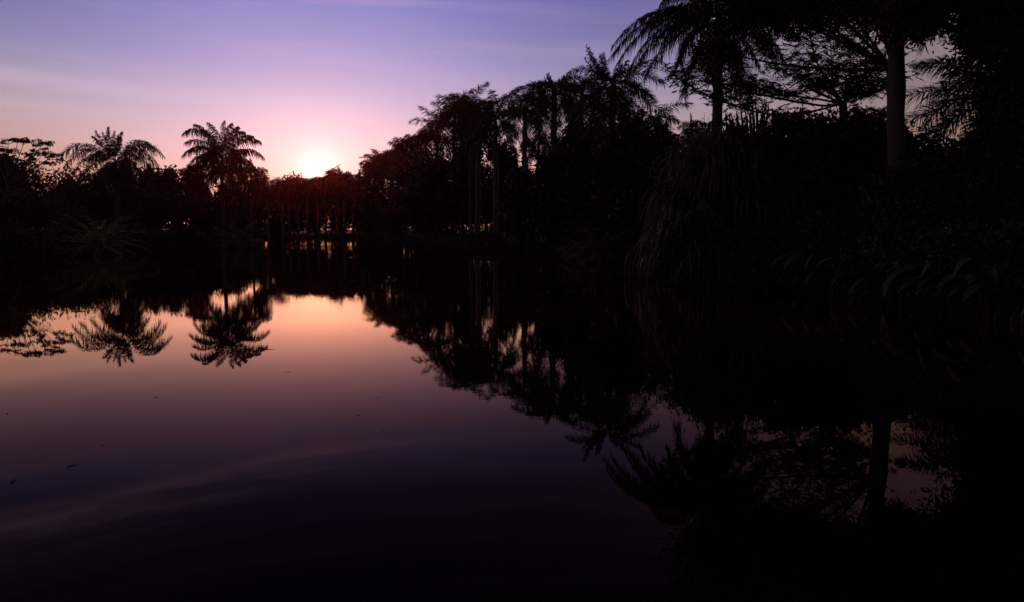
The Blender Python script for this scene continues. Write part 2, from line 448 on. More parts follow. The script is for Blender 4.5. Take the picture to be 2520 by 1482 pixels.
palm('smallest palm low on the skyline between the left bank and the trees under the sun', 128, 694, 462, [], nrand=12, Lf=2.4, ll=.8, n=32, w=.09, rt=.16, shaft=False, seed=6, el=(50, -60))
# --- row at the far end of the pond
fx = [(712, 452), (733, 458), (757, 449), (781, 456), (801, 448), (826, 455), (848, 452), (868, 456)]
nm = ['leftmost', 'second from left', 'third from left', 'fourth from left', 'fourth from right', 'third from right', 'second from right', 'rightmost']
for i, (x, y) in enumerate(fx):
    palm('far shore palm beneath the sun, %s in its row of eight' % nm[i], 147 + (i % 3) * 2.2, x, y, [], nrand=15, Lf=3.4,
         ll=1.0, n=30, w=.11, rt=.24, shaft=False, seed=20 + i, group='palms in a row at the far shore', el=(55, -60))
# --- right bank, far to near
palm('far palm starting the rising row, at the notch to the right of the sun', 140, 922, 408, [(905, 396, 0, 895, 420, 0, .8)], nrand=16, Lf=3.6, ll=1.1, n=34, w=.1, rt=.24, shaft=False, seed=31)
palm('bushy palm crown in the rising row, second after the notch beside the sun', 130, 960, 394, [], nrand=16, Lf=3.4, ll=1.1, n=34, w=.1, rt=.24, shaft=False, seed=32)
palm('feathery palm third after the notch beside the sun, fronds flung to the left', 118, 1003, 368, [(985, 362, 0, 975, 385, 0, .8)], nrand=16, Lf=3.3, ll=1.0, n=36, w=.09, rt=.24, shaft=False, seed=33)
palm('shaggy palm in the rising row, between the first and second crowns', 134, 940, 404, [], nrand=11, Lf=3.6, ll=.9, n=30, w=.09, rt=.24, shaft=False, seed=55)
palm('shaggy palm in the rising row, just left of the third crown', 122, 982, 384, [], nrand=11, Lf=3.5, ll=.9, n=32, w=.085, rt=.24, shaft=False, seed=56)
palm('shaggy palm in the rising row, right under the clear left frond', 112, 1036, 358, [], nrand=11, Lf=3.4, ll=.9, n=34, w=.08, rt=.24, shaft=False, seed=57)
palm('palm with one frond arching clear to the left over the dark ridge', 106, 1075, 342, [
    (1050, 300, 0, 1038, 326, 0, 1), (1045, 325, 0, 1026, 350, 0, 1), (1060, 335, 0, 1036, 372, 0, 1)], nrand=15, Lf=3.3, ll=1.0, n=40, w=.08, rt=.25, seed=34)
palm('palm with a fan of thin fronds left of the bare dead spike', 98, 1118, 302, [
    (1105, 275, 0, 1090, 276, 0, .8), (1100, 290, 0, 1084, 300, 0, 1), (1119, 280, 0, 1117, 260, 0, .4), (1135, 280, 0, 1146, 284, 0, 1)], nrand=15, Lf=3.2, ll=1.0, n=40, w=.075, rt=.25, seed=35)
palm('crowded palm crown directly behind the bare dead spike', 92, 1160, 298, [(1160, 275, 0, 1160, 266, 0, .8), (1180, 285, 0, 1192, 290, 0, 1)], nrand=16, Lf=3.0, ll=1.0, n=42, w=.075, rt=.25, seed=36)
palm('palm crown with long hanging fronds between the bare spear and the middle of the row', 72, 1292, 300, [
    (1265, 262, 0, 1240, 285, 0, .8), (1320, 285, 0, 1345, 370, 0, 1), (1300, 320, 0, 1285, 390, 0, .7)], nrand=9, Lf=3.0, ll=.8, n=50, w=.055, rt=.25, seed=51)
palm('lower palm with fronds hanging over the round sky gaps in the right row', 78, 1325, 352, [
    (1310, 335, 0, 1295, 380, 0, .7), (1345, 335, 0, 1358, 385, 0, .8)], nrand=9, Lf=2.2, ll=.7, n=44, w=.055, rt=.2, shaft=False, seed=54, el=(60, -50))
palm('palm crown wedged between the narrow spear palm and the leaning plume palm', 66, 1432, 262, [
    (1415, 225, 0, 1400, 215, 0, .8)], nrand=14, Lf=3.4, ll=.8, n=54, w=.055, rt=.25, seed=52, el=(60, -50))
palm('low wide palm crown at the right end of the row, under the open sky gap', 56, 1592, 308, [
    (1630, 270, 0, 1668, 300, 0, .9)], nrand=12, Lf=3.2, ll=.75, n=54, w=.05, rt=.25, shaft=False, seed=53, el=(50, -40))
pd = palm('pale trunked royal palm with a curved bare spear sticking out of its crown', 84, 1219, 325, [
    (1212, 285, 0, 1212, 255, 0, .25), (1226, 280, 0, 1240, 245, 0, .7), (1290, 305, 0, 1316, 384, 0, 1.0), (1270, 325, 1, 1290, 375, 1, 1),
    (1180, 300, 0, 1152, 345, 0, 1.0), (1195, 285, -1, 1165, 290, -1, .9), (1245, 285, 1, 1262, 262, 1, .8), (1180, 330, 1, 1165, 380, 1, 1), (1250, 300, -2, 1275, 330, -2, 1)],
    nrand=10, Lf=3.4, ll=.85, n=50, w=.06, rt=.3, near=True, seed=37, trunk_mat=M_PALE)
m = MB(); tube(m, [P(1211, 300, 84), P(1206, 280, 84), P(1194, 258, 84), P(1177, 244, 84)], [.14, .13, .10, .05], 6); m.build('dead_spear', M_BARK, pd)
palm('pale trunked palm immediately left of the palm with the bare spear', 88, 1175, 338, [], nrand=14, Lf=3.2, ll=.9, n=40, w=.075, rt=.3, seed=38, trunk_mat=M_PALE)
palm('palm with a narrow spear leaf above a wide crown, middle of the right row', 62, 1364, 262, [
    (1357, 212, 0, 1350, 180, 0, .4), (1354, 212, .3, 1346, 184, .3, .4), (1352, 220, 0, 1340, 190, 0, .3), (1310, 205, 0, 1262, 226, 0, 1.0), (1300, 225, 1, 1250, 258, 1, 1.0), (1335, 205, -1, 1300, 208, -2, .9),
    (1385, 205, 0, 1402, 184, 0, .9), (1400, 215, 1, 1432, 215, 1, .9), (1305, 250, -1, 1262, 292, -1, 1), (1318, 262, 2, 1285, 322, 2, 1),
    (1335, 280, 0, 1330, 360, 0, 1.0), (1345, 285, 1, 1350, 378, 1, .9), (1415, 245, 0, 1450, 300, 0, 1), (1400, 270, -1, 1420, 340, -1, 1), (1310, 240, 0, 1245, 300, 0, 1)],
    nrand=8, Lf=3.4, ll=.8, n=58, w=.048, rt=.28, near=True, seed=39, el=(40, -50))
palm('palm with a tall leaning plume of young leaves, left of the open sky gap', 49, 1508, 262, [
    (1462, 185, 0, 1443, 113, 0, .5), (1468, 180, 0, 1450, 118, 0, .5), (1475, 190, .5, 1455, 130, 1, .4), (1478, 190, -.5, 1478, 135, -1, .45), (1466, 196, 0, 1440, 142, 0, .42), (1485, 190, 1, 1486, 130, 1, .4),
    (1445, 155, 0, 1400, 178, 0, .7), (1440, 190, 1, 1396, 228, 1, .8), (1450, 225, -1, 1402, 290, -1, .9),
    (1530, 175, 0, 1588, 152, 0, .8), (1580, 165, 1, 1634, 205, 1, .9), (1560, 200, -1, 1612, 245, -1, .9),
    (1590, 245, 0, 1668, 298, 0, .9), (1570, 270, 1, 1640, 325, 1, .9), (1545, 205, 2, 1590, 225, 2, .7), (1470, 260, 1, 1440, 330, 1, .9), (1530, 280, -1, 1560, 345, -1, .9), (1520, 180, -1, 1545, 150, -1, .6)],
    nrand=6, Lf=3.2, ll=.78, n=66, w=.04, rt=.3, near=True, seed=40, el=(10, -50))
palm('big royal palm with a stout grey trunk showing clear against the sky under its crown', 41, 1768, 112, [
    (1605, -10, 0, 1500, 144, 0, 1.0), (1620, 20, 1, 1545, 178, 1, .9), (1650, 60, -1, 1590, 185, -1, 1.0), (1680, 0, 1, 1573, 44, 1, .7),
    (1610, -25, 1, 1508, 112, 1, .9), (1600, 8, -1, 1518, 160, -1, .9), (1640, 28, 0, 1560, 172, 0, 1), (1655, -20, 0, 1585, 70, 0, 1), (1690, -70, 0, 1628, 6, 0, 1.0), (1710, -40, 1, 1660, 60, 1, .9), (1700, 60, 1, 1660, 170, 1, .9), (1730, 80, 0, 1700, 170, 0, .8),
    (1850, -40, 0, 1930, 80, 0, 1), (1860, 30, 1, 1930, 150, 1, 1), (1820, 60, -1, 1870, 165, -1, .9), (1760, -60, 0, 1770, -120, 0, .6), (1800, -60, 0, 1860, -70, 0, .9)],
    nrand=6, Lf=4.2, ll=.85, n=84, w=.04, rt=.29, near=True, seed=41, el=(30, -40), g=.75, plume=.7)
palm('thickest palm trunk at the right, rising like a dark column through gaps in the leaves', 27, 2207, -80, [],
     nrand=14, Lf=4.2, ll=.8, n=70, w=.035, rt=.27, near=True, seed=42)
palm('palm behind the thick dark column, two of its fronds crossing the bright gap like combs', 36, 2420, 235, [
    (2340, 205, 0, 2215, 240, 0, 1.25), (2320, 262, 0, 2215, 300, 0, 1.2), (2380, 140, 0, 2260, 160, 1, 1), (2350, 300, 1, 2250, 350, 1, 1), (2420, 180, 0, 2360, 120, 0, .8)],
    nrand=9, Lf=4, ll=.85, n=62, w=.045, rt=.28, shaft=False, near=True, seed=43)
palm('low palm arching over the small glowing gap left of the thick dark column', 38, 2135, 330, [
    (2110, 230, 0, 2190, 292, 0, .6), (2120, 255, 0, 2072, 280, 0, .6), (2160, 260, 0, 2188, 330, 0, .6), (2100, 300, 1, 2075, 340, 1, .6), (2090, 245, 0, 2110, 262, 0, .5)],
    nrand=5, Lf=2.2, ll=.6, n=50, w=.04, rt=.2, shaft=False, near=True, seed=44)
palm('tiny young palm peeping over the foliage left of the stout grey trunk', 46, 1703, 318, [(1701, 295, 0, 1700, 278, 0, .3)], nrand=12, Lf=1.1, ll=.35, n=26, w=.03, rt=.07, shaft=False, seed=45)

# ------------------------------------------------------------------ leafy trees and shrubs
def leafy(label, px, top, Y, wpx, seed, kind='tree', mat=None, size=.35, n=6000, low=None, depth=1.0, blobs=7, group=None, name=None, asp=.45, cs=.42, limbs=5):
    rng = np.random.default_rng(seed)
    Tp = P(px, top, Y)
    halfw = wpx / 2 / F * Y
    zg = gz(Tp[0], Y)
    lowz = zg if low is None else P(px, low, Y)[2]
    base = np.array([Tp[0], Y, zg - .1])
    root = empty(name or ('broadleaf_tree' if kind == 'tree' else 'shrub'), base)
    bpy.context.view_layer.update()
    tag(root, label, kind, group)
    H = Tp[2] - lowz
    cz = lowz + H / 2
    m = MB(); cents = []
    for i in range(blobs):
        a = rng.uniform(0, 2 * PI); r = rng.uniform(.15, .62)
        h = rng.uniform(-.28, .26) * H
        if i == 0: a, r, h = 0, 0, .16 * H
        c = np.array([Tp[0] + math.cos(a) * r * halfw, Y + math.sin(a) * r * halfw * depth, cz + h])
        rz = min(H * .38, Tp[2] - c[2])
        if i % 2 == 0 and r < .5 and H > 2:
            c[2] = Tp[2] - H * rng.uniform(.26, .36); rz = Tp[2] - c[2]
        elif i % 3 == 1:
            c[2] = lowz + H * .3; rz = H * .36
        rd = np.array([halfw * rng.uniform(.42, .6), halfw * depth * rng.uniform(.42, .6), rz])
        leaves(m, c, rd, int(n * 1.5) // blobs, size, rng, asp, cs=cs)
        cents.append(c)
    m.build('crown' if kind == 'tree' else 'foliage', mat or M_TREE, root)
    tm = MB(); r0 = max(.06, halfw * .05)
    fork = base + np.array([0, 0, max(.3, (cz - zg) * .55)])
    if limbs:
        tube(tm, [base, (base + fork) / 2 + rng.normal(0, .08, 3), fork], [r0 * 1.3, r0, r0 * .85], 8)
        for c in cents[:limbs]:
            tube(tm, [fork, (fork + c) / 2 + rng.normal(0, .15, 3), c], [r0 * .6, r0 * .4, r0 * .15], 6)
        tm.build('trunk' if kind == 'tree' else 'stem', M_BARK, root, True)
    return root

far = dict(size=.55, cs=.5)
LT = [
 ('dark tree carrying the bank on, just past the left edge', -130, 400, 105, 180, 61, 6000),
 ('second dark tree past the left edge of the view', -290, 405, 95, 190, 62, 6000),
 ('dark leafy tree under the flat tufts at the far left edge', 2, 372, 82, 80, 10, 4000),
 # label, px, top, Y, w, seed
 ('low dark tree at the left edge under the thin branching tree', 25, 392, 120, 170, 1, 7000),
 ('rounded dark tree behind the left wing of the tufted palm', 150, 420, 122, 150, 2, 6000),
 ('dark tree filling the skyline directly behind the tufted palm trunk', 255, 416, 128, 150, 3, 6000),
 ('dark tree just right of the tufted palm, with a flat leafy top', 350, 408, 118, 120, 4, 6000),
 ('uneven tree with small leaf sprigs against the sky between the two left palms', 425, 412, 112, 95, 5, 5000),
 ('dark tree behind the short tight crowned palm', 478, 440, 118, 100, 6, 5000),
 ('low tree at the foot of the tall lone palm', 560, 456, 124, 120, 7, 6000),
 ('low dark tree under the slender palm right of the tall lone palm', 628, 472, 138, 100, 8, 5000),
 ('lowest dark tree on the skyline, left of the far shore palms', 680, 474, 160, 90, 9, 5000),
]
for (lb, px, tp, Y, w, s, n) in LT:
    leafy(lb, px, tp, Y, w, 100 + s, n=n, **far)
FT = [
 ('tree left of the setting sun with a bumpy flat top', 728, 434, 186, 92, 11, 9000),
 ('tree straight below the setting sun', 778, 437, 183, 70, 12, 8000),
 ('tree glowing red right of the setting sun with a raised rounded top', 832, 419, 184, 96, 13, 10000),
 ('small tree at the notch right of the setting sun', 885, 434, 176, 70, 14, 7000),
]
for (lb, px, tp, Y, w, s, n) in FT:
    leafy(lb, px, tp, Y, w, 100 + s, n=n, size=.75, cs=.4, blobs=11, low=532)
for i, (lb, px, w) in enumerate([('far hedge shrub left of the gap under the far shore palms', 722, 84), ('far hedge shrub in the middle behind the far shore palms', 780, 90), ('far hedge shrub right behind the far shore palms', 838, 90), ('far hedge shrub under the notch beside the sun', 890, 90), ('far hedge shrub low behind the rising row', 950, 100), ('far hedge shrub low left of the pale trunks', 1020, 110), ('far hedge shrub low behind the pale trunks', 1100, 120)]):
    leafy(lb, px, 498, 163 if px < 900 else 150, w, 150 + i, kind='shrub', mat=M_BUSH, n=4200, size=.6, cs=.4, limbs=2)
RT = [
 ('narrow dark tree right behind the trunk of the palm with the bare spear', 1228, 338, 92, 60, 36, 5000),
 ('dark tree between the middle palm and the leaning plume palm', 1405, 305, 70, 90, 37, 8000),
 ('dark tree right behind the leaning plume palm', 1475, 292, 60, 100, 38, 9000),
 ('rounded dark tree right of the leaning plume palm', 1555, 278, 57, 90, 39, 8000),
 ('dark tree behind the first palms of the rising row', 930, 428, 133, 120, 21, 8000),
 ('dark tree filling the ridge behind the third palm after the notch', 995, 404, 113, 140, 22, 9000),
 ('tall dark tree behind the palm with the clear left frond', 1072, 362, 101, 140, 23, 10000),
 ('tall dense tree behind the crowns left of the bare spear', 1140, 322, 96, 130, 24, 10000),
 ('low tree under the round sky gap right of the bare spear', 1270, 412, 96, 130, 26, 9000),
 ('dense dark tree under the palm with the narrow spear leaf', 1375, 382, 58, 150, 27, 10000),
 ('dense dark tree left of the leaning plume palm trunk', 1440, 318, 55, 130, 28, 10000),
 ('broad dark tree under the leaning plume palm', 1535, 322, 46, 190, 29, 11000),
 ('dark tree closing the ridge under the gap between the two plumed palms', 1300, 425, 70, 160, 31, 9000),
 ('tall dark tree hiding the trunks between the bare spear and the middle palm', 1255, 345, 100, 60, 32, 4000),
 ('dark tree filling behind the hanging mound and the stout grey trunk', 1790, 345, 52, 260, 33, 12000),
 ('dark tree behind the stout grey trunk base, right side', 1960, 350, 50, 260, 34, 12000),
 ('dark tree low behind the thick dark column', 2150, 395, 47, 260, 35, 12000),
 ('dark tree with a ragged right shoulder beside the tiny young palm', 1630, 322, 56, 120, 30, 9000),
]
for (lb, px, tp, Y, w, s, n) in RT:
    leafy(lb, px, tp, Y, w, 100 + s, n=n, size=.42, cs=.42, blobs=9)
# shrubs along the shores
SH = [
 ('waterside shrub just past the left edge of the view', -150, 500, 55, 260, 63, M_BUSH, 6000),
 ('dark shrub behind the left edge of the hanging mound', 1680, 430, 45, 150, 60, M_BUSH, 8000),
 ('dark shrub on the left shore at the picture edge', 30, 470, 60, 260, 41, M_BROWN, 9000),
 ('tall dark shrub behind the fountain shaped palm shrub', 170, 462, 74, 230, 42, M_BUSH, 8000),
 ('dark shrub mass right of the fountain shaped palm shrub', 380, 470, 78, 210, 43, M_BUSH, 8000),
 ('dark shrub at the foot of the tall lone palm beside the water', 500, 490, 84, 170, 44, M_BUSH, 7000),
 ('rounded shrub on the left point by the narrows', 600, 508, 92, 110, 45, M_BUSH, 6000),
 ('low shrub on the left shore in front, close to the picture edge', 60, 560, 50, 300, 46, M_BUSH, 7000),
 ('low waterside shrub below the tufted palm', 330, 560, 66, 200, 47, M_BROWN, 6000),
 ('low waterside shrub between the fountain shaped shrub and the lone palm', 455, 560, 72, 150, 48, M_BUSH, 5000),
 ('low shrub at the left end of the far shore', 672, 535, 138, 60, 49, M_BUSH, 3500),
 ('low bank shrub right of the far shore palms', 905, 520, 130, 80, 50, M_BUSH, 4500),
 ('bank shrub below the rising row of palms', 965, 500, 118, 100, 51, M_BUSH, 5500),
 ('tall bank shrub below the palm with the clear left frond', 1035, 470, 104, 110, 52, M_BUSH, 6500),
 ('bank shrub left of the two pale palm trunks', 1110, 455, 97, 100, 53, M_BUSH, 6500),
 ('low shrub at the base of the two pale palm trunks', 1200, 575, 80, 110, 54, M_BUSH, 3500),
 ('dark shrub filling the space behind the two pale palm trunks', 1195, 405, 97, 170, 55, M_BUSH, 9000),
 ('waterside shrub right of the two pale palm trunks', 1290, 480, 74, 130, 56, M_BUSH, 7000),
 ('big dark shrub below the palm with the narrow spear leaf', 1375, 445, 64, 150, 57, M_BUSH, 8000),
 ('dark waterside shrub behind the yellowish bush', 1470, 430, 54, 170, 58, M_BUSH, 9000),
 ('dark leafy mass under the leaning plume palm by the water', 1570, 400, 48, 170, 59, M_BUSH, 9000),
]
for (lb, px, tp, Y, w, s, mt, n) in SH:
    leafy(lb, px, tp, Y, w, 100 + s, kind='shrub', mat=mt, n=n, size=.34 if Y > 60 else .26, cs=.5, limbs=3)

# thin branching tree at the left edge
def thin_tree():
    rng = np.random.default_rng(7)
    Y = 73
    base = P(12, 560, Y); base[2] = gz(base[0], Y) - .1
    root = empty('umbrella_tree', base); bpy.context.view_layer.update()
    tag(root, 'thin open tree with flat leaf tufts on bare branches at the left edge', 'tree')
    tm = MB(); lm = MB()
    fork = P(18, 455, Y)
    tube(tm, [base, (base + fork) / 2, fork], [.22, .18, .14], 8)
    tips = [(-20, 352), (20, 347), (45, 342), (60, 350), (10, 368), (35, 372), (75, 385), (95, 352), (108, 350), (112, 372), (88, 378), (125, 388), (62, 398), (30, 395), (-5, 392), (118, 400), (78, 405), (135, 382)]
    for i, (x, y) in enumerate(tips):
        e = P(x, y, Y + rng.uniform(-2, 2))
        mid = (fork + e) / 2 + np.array([0, 0, -.3 + rng.normal(0, .2)])
        tube(tm, bez(fork, mid, e, np.linspace(0, 1, 6)), np.linspace(.07, .02, 6), 5)
        for j in range(5):
            c = e + np.array([rng.normal(0, .45), rng.normal(0, .5), rng.normal(0, .12)])
            leaves(lm, c, (.42, .4, .13), 60, .17, rng, .5, 8)
            tube(tm, [e - (e - fork) * .08, c], [.025, .01], 4)
    lm.build('crown', M_TREE, root); tm.build('trunk', M_BARK, root, True)
thin_tree()

# fountain shaped palm shrubs
def fountain(label, px, py, Y, Lf, nf, seed, mat=M_LIME, ll=.45, w=.05, el=(82, 5)):
    rng = np.random.default_rng(seed)
    base = P(px, py, Y); base[2] = max(gz(base[0], Y), .05)
    root = empty('palm_shrub', base); bpy.context.view_layer.update()
    tag(root, label, 'shrub')
    m = MB(); sm = MB()
    for i in range(nf):
        f = (i + .5) / nf
        a = i * 2.39996; e1 = R(el[0] + (el[1] - el[0]) * f + rng.normal(0, 5)); e2 = e1 - R(50 + 25 * rng.random())
        Lk = Lf * rng.uniform(.8, 1.1)
        h1 = np.array([math.cos(a) * math.cos(e1), math.sin(a) * math.cos(e1), math.sin(e1)])
        h2 = np.array([math.cos(a) * math.cos(e2), math.sin(a) * math.cos(e2), math.sin(e2)])
        P0 = base + np.array([math.cos(a), math.sin(a), 0]) * .2 + np.array([0, 0, .4])
        frond(m, P0, P0 + h1 * Lk * .55, P0 + h1 * Lk * .55 + h2 * Lk * .5, rng, ll, 30, w, .35, .7, seg=2, rr=.025)
        tube(sm, [base - np.array([0, 0, .3]), P0], [.06, .04], 5)
    m.build('fronds_tuft', mat, root); sm.build('stem', M_BARK, root)
fountain('bright green fountain shaped palm shrub on the left bank', 245, 600, 57, 4.2, 46, 61)
fountain('smaller green arching palm shrub on the point below the tall lone palm', 585, 600, 76, 3.6, 36, 62, mat=M_OLIVE)
fountain('yellowish feathery bush at the waterside below the middle palms', 1478, 640, 44, 2.4, 34, 63, mat=M_OLIVE, ll=.4, w=.05)
fountain('low ferny clump at the waterline left of the hanging strap leaves', 1425, 640, 47, 1.5, 26, 64, mat=M_OLIVE, ll=.3, w=.04)
fountain('tall plume shrub rising behind the yellowish feathery bush', 1520, 600, 46, 3.6, 30, 65, mat=M_BUSH, ll=.5, w=.05)

# large mound of hanging strap leaves
def strap_mound(label, px, top, Y, wpx, seed, n=1500):
    rng = np.random.default_rng(seed)
    c = P(px, top, Y); rx = wpx / 2 / F * Y; zg = 0
    base = np.array([c[0], Y, gz(c[0], Y) - .1])
    root = empty('strap_leaf_mound', base); bpy.context.view_layer.update()
    tag(root, label, 'shrub')
    H = c[2] - zg
    k = n
    a = rng.uniform(0, 2 * PI, k); v = rng.uniform(.12, 1, k)
    rr_ = np.sqrt(1 - v ** 2.2) * rng.uniform(.75, 1.02, k)
    p = np.stack([c[0] + np.cos(a) * rr_ * rx, Y + np.sin(a) * rr_ * rx * .8, zg + v * H + rng.normal(0, .12, k)], 1)
    outd = nrm(np.stack([np.cos(a), np.sin(a), np.zeros(k)], 1) + rng.normal(0, .25, (k, 3)))
    bun = rng.integers(0, k // 9, k); off = rng.normal(0, .3, (k // 9, 3))
    p = p[bun] + rng.normal(0, .16, (k, 3)); outd = nrm(outd[bun] + rng.normal(0, .3, (k, 3)))
    ln = (rng.uniform(.5, 1.7, k // 9)[bun] * rng.uniform(.6, 1.4, k))[:, None]
    wd = nrm(np.cross(outd, [0, 0, 1.]) + rng.normal(0, .4, (k, 3))) * rng.uniform(.6, 1.9, (k, 1))
    rows = []
    for u in np.linspace(0, 1, 5):
        q = p + ln * (outd * (.42 * math.sin(u * 1.7)) + np.array([0, 0, 1.]) * (.28 * u - .95 * u * u))
        q[:, 2] = np.maximum(q[:, 2], .03)
        ww = .019 * (1 - .8 * u ** 2)
        rows += [q + wd * ww, q - wd * ww]
    V = np.stack(rows, 1)
    qd = np.array([(2 * i, 2 * i + 1, 2 * i + 3, 2 * i + 2) for i in range(4)])
    m = MB(); m.add(V.reshape(-1, 3), (qd[None] + (np.arange(k) * 10)[:, None, None]).reshape(-1, 4))
    m.build('hanging_leaves', M_STRAP, root)
    m = MB()
    for i in range(9):
        aa = rng.uniform(0, 2 * PI); r = rng.uniform(0, .5)
        leaves(m, (c[0] + math.cos(aa) * r * rx, Y + math.sin(aa) * r * rx * .7, zg + H * rng.uniform(.2, .72)), (rx * .55, rx * .45, H * .32), 1900, .2, rng, cs=.5)
    m.build('foliage', M_BUSH, root)
strap_mound('tall mound of hanging grey strap leaves beside the stout royal palm trunk', 1770, 322, 30, 350, 71, 2200)
strap_mound('lower mound of hanging strap leaves spilling to the water in front of the taller one', 1690, 520, 27, 160, 72, 500)
strap_mound('dark mound of strap leaves between the hanging mound and the thick dark column', 1965, 360, 32, 260, 73, 1100)

# clump of stiff swords on the skyline
def swords(label, px, py, Y, items, seed):
    rng = np.random.default_rng(seed)
    base = P(px, py, Y)
    root = empty('sword_leaf_clump', (base[0], base[1], gz(base[0], Y))); bpy.context.view_layer.update()
    tag(root, label, 'plant')
    m = MB()
    for (x, y, w) in items:
        e = P(x, y, Y + rng.uniform(-.6, .6)); b0 = P(px + (x - px) * .8 + rng.normal(0, 6), py + 30, Y + rng.uniform(-.5, .5))
        mid = (e + b0) / 2 + np.array([rng.normal(0, .16), 0, 0])
        ts = np.linspace(0, 1, 6); q = bez(b0, mid, e, ts)
        wv = np.array([1., rng.normal(0, .5), 0]); wv /= np.linalg.norm(wv)
        ws = np.interp(ts, [0, .5, .85, 1], [w, w, w * .7, w * .1])[:, None]
        dpt = np.array([0, .03, 0])
        V = np.concatenate([q + wv * ws, q + dpt, q - wv * ws])
        Q = [(i, i + 1, 6 + i + 1, 6 + i) for i in range(5)] + [(6 + i, 6 + i + 1, 12 + i + 1, 12 + i) for i in range(5)]
        m.add(V, Q)
    m.build('leaf_rosette', M_BUSH, root)
    s = MB(); g0 = gz(base[0], Y)
    for dx in (-.6, 0, .5):
        tube(s, [(base[0] + dx * .6, Y, g0 - .1), (base[0] + dx, Y, (g0 + base[2]) / 2), (base[0] + dx, Y, base[2] - .3)], [.14, .12, .1], 7)
    s.build('stem', M_BARK, root)
rs = random.Random(5)
it = [(1963 + 0, 0, 0)] * 0
it = [(1858, 243, .07), (1850, 255, .06), (1868, 262, .07), (1888, 240, .06), (1893, 252, .07), (1902, 265, .07), (1876, 255, .05), (1838, 256, .04), (1822, 262, .05), (1812, 270, .07),
      (1796, 276, .06), (1786, 272, .05), (1832, 270, .06), (1846, 272, .06), (1862, 275, .07), (1880, 272, .07), (1908, 278, .07), (1918, 288, .06), (1803, 288, .06), (1926, 296, .05)]
it += [(rs.uniform(1785, 1935), rs.uniform(268, 305), rs.uniform(.03, .055)) for _ in range(34)]
swords('clump of stiff upright sword leaves on the skyline right of the stout grey trunk', 1858, 318, 38, it, 81)
it = [(1734, 276, .02), (1745, 292, .02), (1722, 300, .02), (1750, 305, .03), (1738, 306, .03), (1728, 312, .03), (1760, 300, .03)] + [(rs.uniform(1715, 1765), rs.uniform(300, 320), .025) for _ in range(14)]
swords('small clump of thin pointed leaves touching the left side of the stout grey trunk', 1740, 330, 40, it, 82)

# feathery open tree between the two big palm trunks
def feathery():
    rng = np.random.default_rng(9)
    Y = 34
    base = P(2080, 560, Y); base[2] = gz(base[0], Y) - .1
    root = empty('mimosa_tree', base); bpy.context.view_layer.update()
    tag(root, 'open feathery tree whose forked limbs spread between the two big palm trunks', 'tree')
    tm = MB()
    K = P(2074, 255, Y)
    tube(tm, bez(base, (base + K) / 2 + np.array([.2, 0, 0]), K, np.linspace(0, 1, 8)), np.linspace(.24, .17, 8), 9)
    limbs = [
     ([(2095, 225), (2125, 195), (2131, 160), (2134, 120), (2140, 60)], .12, 0), ([(2110, 230), (2150, 170), (2180, 140)], .07, -1), ([(2100, 238), (2150, 215), (2190, 190)], .05, 1),
     ([(2088, 230), (2094, 180), (2090, 110), (2083, 60)], .06, 1), ([(2055, 225), (2035, 200), (2010, 155), (1995, 100), (1990, 40)], .10, 0),
     ([(2052, 232), (2046, 170), (2044, 110), (2040, 70)], .05, -1), ([(2040, 225), (2000, 200), (1970, 150)], .06, 1),
     ([(2030, 262), (1937, 247), (1880, 235), (1830, 228), (1781, 217), (1740, 205)], .08, -1), ([(1990, 240), (1900, 232), (1848, 212), (1795, 178), (1760, 150)], .07, 0),
     ([(2000, 275), (1900, 283), (1839, 271), (1783, 252), (1757, 245), (1710, 220), (1673, 196), (1650, 180)], .07, -2),
     ([(2000, 225), (1950, 190), (1900, 150), (1860, 110)], .06, 1), ([(1990, 215), (1930, 150), (1890, 90)], .05, -1), ([(2110, 245), (2150, 232), (2200, 205)], .04, 0)]
    sm = MB()
    def spray(c, d, ln, ns):
        # a twice-cut leaf: rows of narrow leaflets
        S = nrm(np.cross(d, [0, 0, 1.]) + rng.normal(0, .3, 3)); 
        tt = np.repeat(np.linspace(.1, 1, ns), 2); sg = np.tile([1., -1.], ns)[:, None]
        p = c + d * (tt * ln)[:, None] + np.array([0, 0, -1.]) * (.25 * ln * tt ** 2)[:, None]
        ld = nrm(S * sg + d * .7 + rng.normal(0, .15, (2 * ns, 3))); l2 = (.13 * rng.uniform(.7, 1.2, 2 * ns))[:, None]
        wv = nrm(np.cross(ld, rng.normal(0, 1, (2 * ns, 3)))) * .024
        V = np.stack([p, p + ld * l2 * .5 + wv, p + ld * l2, p + ld * l2 * .5 - wv], 1)
        sm.add(V.reshape(-1, 3), np.arange(8 * ns).reshape(-1, 4))
    for pts, r, dy in limbs:
        ks = [K] + [P(x, y, Y + dy * (i + 1) / len(pts) * 1.5) for i, (x, y) in enumerate(pts)]
        ks = np.array(ks)
        u = np.linspace(0, len(ks) - 1, len(ks) * 4)
        q = np.stack([np.interp(u, np.arange(len(ks)), ks[:, k]) for k in range(3)], 1)
        q[1:-1] = (q[:-2] + q[1:-1] * 2 + q[2:]) / 4
        tube(tm, q, np.interp(u, [0, len(ks) - 1], [r * .7, r * .2]), 6)
        for i in range(len(q) // 4, len(q)):
            for _ in range(3):
                a = rng.uniform(0, 2 * PI)
                d = nrm(np.array([math.cos(a), math.sin(a), rng.uniform(0, .7)]))
                tl = rng.uniform(.5, 1.5)
                e = q[i] + d * tl
                tube(tm, [q[i], (q[i] + e) / 2 + np.array([0, 0, .08]), e], [.018, .012, .006], 4)
                for _k in range(3):
                    c = q[i] + (e - q[i]) * rng.uniform(.3, 1)
                    a2 = rng.uniform(0, 2 * PI)
                    spray(c, nrm(np.array([math.cos(a2), math.sin(a2), rng.uniform(-.4, .35)])), rng.uniform(.3, .55), 9)
    tm.build('trunk', M_BARK, root, True); sm.build('crown', M_TREE, root)
